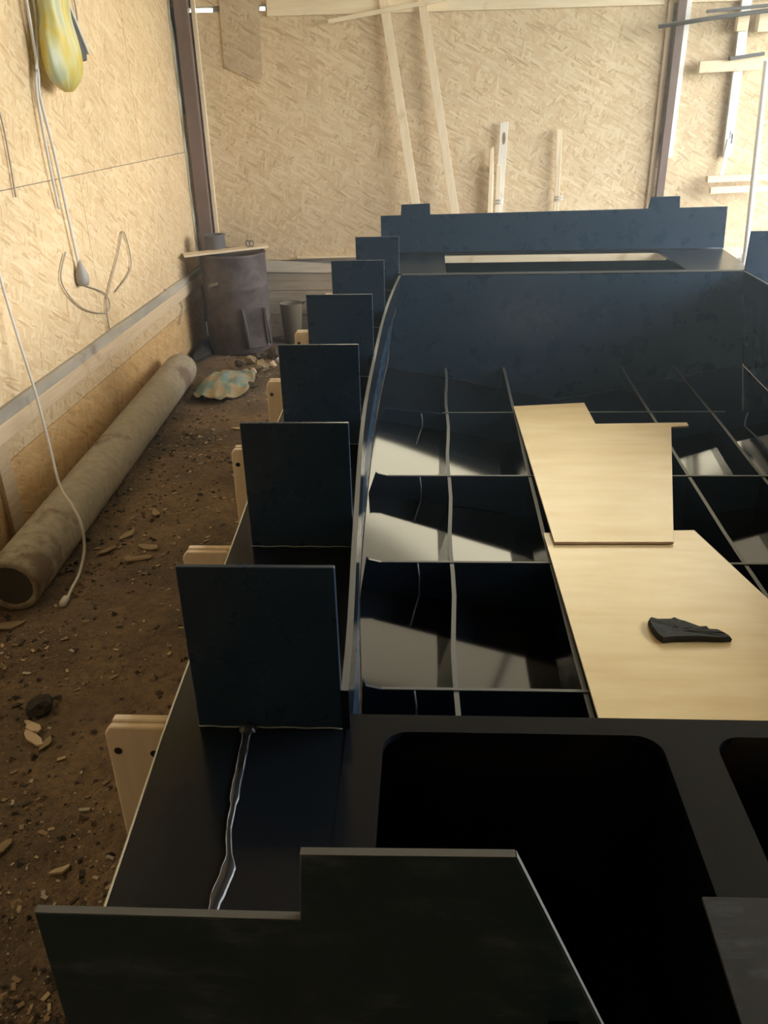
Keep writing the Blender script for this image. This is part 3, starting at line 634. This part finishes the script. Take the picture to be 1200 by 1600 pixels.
c2 = MB().tube(spline([(-2.09, 5.00, 3.2), (-2.10, 5.04, 2.55), (-2.10, 4.97, 2.30), (-2.12, 4.91, 2.10), (-2.12, 4.90, 1.75), (-2.13, 4.94, 1.49)]), .008, 8).build('hanging_cord', CABLE, smooth=True)
tag(c2, 'second white cord hanging behind the socket cable, bare ended', 'cord')
for pts, lab in (([(-2.135, 4.93, 1.25), (-2.135, 4.80, 1.10), (-2.135, 5.03, .90), (-2.135, 5.42, .79), (-2.135, 5.44, .90), (-2.135, 5.10, 1.03)], 'thin looped wire on the left wall just below the socket'),
                 ([(-2.135, 5.40, .68), (-2.135, 5.43, .86), (-2.135, 5.76, 1.09), (-2.135, 5.95, 1.23), (-2.135, 5.99, .98), (-2.135, 5.62, .88)], 'thin looped wire on the left wall toward the drum'),
                 ([(-2.135, 4.42, 2.7), (-2.135, 4.40, 2.35), (-2.135, 4.47, 1.95), (-2.135, 4.45, 1.6)], 'faint thin wire at the left edge of the upper wall'),
                 ([(-2.135, 5.70, 2.75), (-2.135, 5.72, 2.5), (-2.135, 5.63, 2.28)], 'thin cord end hanging right of the yellow bag'),
                 ([(-2.135, 6.7, .68), (-2.135, 6.9, .62), (-2.135, 7.1, .45), (-2.135, 6.95, .33)], 'thin wire drooping under the rail close to the drum')):
    tag(MB().tube(spline(pts, 6), .005, 6).build('wall_wire', CABLEG, smooth=True), lab, 'wire')
ec = thing('plug_cable', (-1.63, 3.07, 0), 'white cable drooping from the left wall over the cement pipe to the floor', 'cable')
MB().tube(spline([(-2.10, 4.02, 1.75), (-2.10, 4.04, 1.28), (-2.08, 4.04, 1.0), (-2.02, 3.98, .72), (-1.93, 3.83, .50), (-1.83, 3.65, .33), (-1.74, 3.55, .268), (-1.68, 3.48, .20), (-1.66, 3.42, .10), (-1.65, 3.30, .035), (-1.64, 3.18, .025), (-1.63, 3.10, .022)]), .007, 8).build('cord', CABLE, ec, smooth=True)
MB().tube([(-1.63, 3.10, .024), (-1.628, 3.08, .03), (-1.625, 3.04, .03), (-1.622, 3.02, .026)], [.008, .016, .018, .012], 10).build('plug', CABLE, ec, smooth=True)
# yellow bag and dark brush hanging high on the left wall
bagm = new_mat('yellow_film', (.80, .70, .16), .42, .5); bsdf(bagm).inputs['Transmission Weight'].default_value = .35
nb = noise_t(bagm, coords(bagm, (1, 1, .5)), 9, 2); lk(bagm, ramp(bagm, nb.outputs[0], [(.38, (.78, .62, .10)), (.52, (.74, .72, .34)), (.66, (.58, .64, .46))]), bsdf(bagm).inputs['Base Color'])
bag = thing('plastic_bag', (-2.03, 5.1, 2.1), 'translucent yellow plastic bag hanging high on the left wall', 'bag')
rings = []
for c, ra, rb in (((5.17, 2.66), .04, .03), ((5.16, 2.56), .13, .06), ((5.14, 2.52), .14, .065), ((5.14, 2.46), .13, .06), ((5.13, 2.38), .17, .075), ((5.14, 2.29), .195, .085), ((5.14, 2.21), .20, .085), ((5.13, 2.15), .165, .07), ((5.13, 2.115), .09, .045), ((5.15, 2.09), .03, .02)):
    rings.append([(-2.04+rb*math.sin(k*2*math.pi/32)*(1+.6*noise.noise((k*.9, c[1]*3, 0))), c[0]+ra*math.cos(k*2*math.pi/32)*(1+.14*noise.noise((k*.6, c[1]*5, 4))), c[1]) for k in range(32)])
for q in rings: q.append(q[0])
g = MB().grid(rings); bmesh.ops.remove_doubles(g.bm, verts=g.bm.verts, dist=1e-6)
o = g.build('film', bagm, bag, smooth=True); md = o.modifiers.new('s', 'SUBSURF'); md.levels = 1; md.render_levels = 1
MB().tube([(-2.03, 5.17, 2.62), (-2.06, 5.17, 2.78), (-2.13, 5.16, 2.86)], [.03, .016, .012], 10).build('knot', bagm, bag, smooth=True)
br = thing('hand_brush', (-2.08, 5.5, 2.26), 'dark brush with a pale edge hanging beside the yellow bag', 'brush')
MB().prism([(-2.10, 5.22, 2.60), (-2.10, 5.30, 2.62), (-2.10, 5.40, 2.48), (-2.10, 5.56, 2.30), (-2.10, 5.55, 2.26), (-2.10, 5.44, 2.25), (-2.10, 5.38, 2.36), (-2.10, 5.27, 2.50)], (.05, 0, 0)).build('head', new_mat('brush_dark', (.055, .06, .065), .6), br, bevel=.008)
MB().bar((-2.065, 5.31, 2.62), (-2.065, 5.57, 2.30), .022, .055, (1, 0, 0)).build('rim', new_mat('brush_rim', (.58, .57, .54), .5), br, bevel=.004)
MB().tube([(-2.08, 5.26, 2.58), (-2.10, 5.20, 2.75), (-2.12, 5.16, 2.9)], .015, 8).build('handle', DARKM, br, smooth=True)

# ------------------------------------------------------------------ leaning sticks and ladder-like lumber on the back wall
def stick(p, q, wd, th, label, mat=PINEZ, cat='batten', name='batten', grp=None):
    o = MB().bar(p, q, wd, th, (0, 1, 0)).build(name, mat, bevel=.002); return tag(o, label, cat, grp)
stick((.085, 7.55, -.02), (-.385, 7.86, 2.80), .075, .03, 'left one of two tall pale battens leaning on the back wall')
stick((.43, 7.55, -.02), (-.075, 7.86, 2.80), .072, .03, 'right one of two tall pale battens leaning on the back wall')
tag(MB().bar((-.83, 7.80, 2.60), (.14, 7.80, 2.735), .032, .03, (0, 1, 0)).build('batten', PINE, bevel=.002), 'short thin batten fixed at a slant across the tops of the leaning battens', 'batten')
s = thing('slotted_strip', (.60, 7.8, .7), 'white strip with a round hole near its top, standing at the back wall', 'strip')
MB().prism([(.555, 7.83, -.02), (.625, 7.83, -.02), (.675, 7.83, 1.83), (.605, 7.83, 1.82)], (0, .012, 0)).build('board', wood_mat('pale_strip', (.74, .70, .60), (.82, .78, .68), 2), s, bevel=.002)
MB().prism([(.640+.014*math.cos(k*.449), 7.8285, 1.70+.05*math.sin(k*.449)) for k in range(14)], (0, .003, 0)).build('hole', new_mat('hole_brown', (.25, .18, .11), .8), s)
tag(MB().prism([(.50, 7.78, -.02), (.55, 7.78, -.02), (.565, 7.80, 1.30), (.555, 7.80, 1.64), (.525, 7.80, 1.62)], (0, .02, 0)).build('batten', PINEZ, bevel=.002), 'ragged short batten left of the white slotted strip', 'batten')
tag(MB().prism([(.575, 7.78, -.02), (.62, 7.78, -.02), (.625, 7.80, 1.48), (.585, 7.80, 1.50)], (0, .02, 0)).build('batten', PINEZ, bevel=.002), 'short batten clamped in front of the white slotted strip', 'batten')
tag(MB().prism([(1.11, 7.80, -.02), (1.17, 7.80, -.02), (1.135, 7.82, 1.70), (1.13, 7.82, 1.76), (1.085, 7.82, 1.76), (1.10, 7.82, 1.4)], (0, .022, 0)).build('batten', PINEZ, bevel=.002), 'lone reddish batten standing right of the white slotted strip', 'batten')
for x, z, lab in ((.615, 1.17, 'wire clamp binding the short batten to the white strip'), (1.135, 1.19, 'wire clamp around the lone reddish batten')):
    c = thing('wire_clamp', (x, 7.8, z), lab, 'clamp')
    for q in range(2): MB().tube([(x-.035, 7.795, z+.025*q), (x-.01, 7.789, z+.012+.025*q), (x+.02, 7.789, z+.004+.025*q), (x+.04, 7.797, z+.02+.025*q)], .006, 6).build('wire', ALU, c, smooth=True)
# dark stained offcut hung on the wall near the corner
tag(MB().prism([(-1.74, 7.885, 2.295), (-1.45, 7.885, 2.165), (-1.42, 7.885, 2.24), (-1.405, 7.885, 2.645), (-1.405, 7.885, 2.9), (-1.73, 7.885, 2.9)], (0, .012, 0)).build('osb_offcut', osb_mat('osb_grey', (0, 2), (.80, .87, .95), .14)), 'greyish stained board patch with a slanted lower edge high on the back wall', 'board')
# right bay: profile, brackets, pole, rod
al = thing('metal_profile', (2.55, 7.8, 1.5), 'upright pale metal profile on the back wall behind two horizontal boards', 'profile')
MB().prism([(2.515, 7.84, 1.52), (2.585, 7.84, 1.52), (2.555, 7.84, 3.1), (2.475, 7.84, 3.1)], (0, .04, 0)).build('channel', ALU, al, bevel=.003)
MB().prism([(2.515, 7.832, 1.52), (2.535, 7.832, 1.52), (2.495, 7.832, 3.1), (2.475, 7.832, 3.1)], (0, .01, 0)).build('flange', WHITE, al)
MB().prism([(2.555, 7.828, 1.56), (2.585, 7.828, 1.56), (2.58, 7.828, 1.72), (2.55, 7.828, 1.72)], (0, .008, 0)).build('slot_plate', WHITE, al, bevel=.003)
MB().prism([(2.563, 7.826, 1.62), (2.572, 7.826, 1.62), (2.570, 7.826, 1.70), (2.561, 7.826, 1.70)], (0, .004, 0)).build('slot', HOLE, al)
MB().prism([(2.505, 7.822, 1.345), (2.540, 7.822, 1.345), (2.560, 7.822, 1.66), (2.530, 7.822, 1.66)], (0, .012, 0)).build('tongue', WHITE, al, bevel=.002)
for p, q, h, lab in (((2.20, 7.79, 2.20), (2.74, 7.79, 2.215), .085, 'upper pale bracket board across the metal profile'),
                     ((2.39, 7.78, 1.345), (2.95, 7.78, 1.36), .052, 'pale shelf board above its twin at the foot of the metal profile'),
                     ((2.41, 7.72, 1.26), (2.98, 7.72, 1.275), .052, 'lowest pale shelf board beside the white pole')):
    tag(MB().bar(p, q, h, .055, (0, 1, 0)).build('shelf_board', PINE, bevel=.003), lab, 'board')
tag(MB().box(2.455, 2.545, 7.77, 7.835, 2.45, 2.57).build('wood_block', PINE, bevel=.003), 'pale wood block on the metal profile under the dark rods', 'block')
tag(MB().box(2.62, 2.80, 7.77, 7.86, 2.44, 2.57).build('wood_block', PINE, bevel=.003), 'larger pale wood block at the right under the dark rods', 'block')
tag(MB().bar((2.42, 7.74, 2.255), (2.69, 7.74, 2.285), .028, .04, (0, 1, 0)).build('steel_offcut', DARKM, bevel=.002), 'short dark steel offcut lying on the upper bracket board', 'offcut')
tag(MB().tube([(1.81, 7.66, 2.49), (2.2, 7.66, 2.535), (2.6, 7.66, 2.575), (3.2, 7.66, 2.61)], [.017, .018, .018, .018], 8).build('steel_rod', DARKM, smooth=True), 'long dark rod running across the slim post to the right', 'rod')
tag(MB().bar((2.16, 7.62, 2.580), (3.1, 7.62, 2.640), .022, .05, (0, 1, 0)).build('steel_flat', DARKM, bevel=.002), 'dark flat bar stacked on the long rod at the upper right', 'bar')
tag(MB().tube([(2.42, 6.60, -.02), (2.395, 6.6, .95), (2.325, 6.62, 2.20)], .021, 12).build('white_pole', WHITE, smooth=True), 'slender white pole standing upright past the right bow corner', 'pole')
tag(MB().prism([(2.055, 7.85, 1.52), (2.095, 7.85, 1.52), (2.10, 7.85, 3.1), (2.06, 7.85, 3.1)], (0, .03, 0)).build('white_strip', WHITE, bevel=.003), 'narrow whitish strip fixed on the right side of the slim brown post', 'strip')
tag(MB().box(2.20, 2.42, 6.75, 6.85, .86, .93).build('wood_block', PINE, bevel=.003), 'small pale block just behind the right bow corner', 'block')
tag(MB().box(2.22, 2.40, 6.76, 6.84, -.03, .86).build('jig_upright', STANDW, bevel=.003), 'pine upright carrying the pale block behind the bow corner', 'post')

# ------------------------------------------------------------------ haze volume added to pale the far half of the shed
hz = bpy.data.materials.new('added_haze'); hz.use_nodes = True; nt = hz.node_tree; nt.nodes.remove(nt.nodes['Principled BSDF'])
vsn = nt.nodes.new('ShaderNodeVolumeScatter'); vsn.inputs['Color'].default_value = (.78, .93, 1, 1); vsn.inputs['Density'].default_value = .016; vsn.inputs['Anisotropy'].default_value = .35
nt.links.new(vsn.outputs[0], nt.nodes['Material Output'].inputs['Volume'])
tag(MB().box(XL-.005, XR-.03, 2.6, YB-.001, -.2, ZC-.01).build('added_haze', hz), 'faint added haze that pales the far half of the shed', 'haze', kind='stuff')
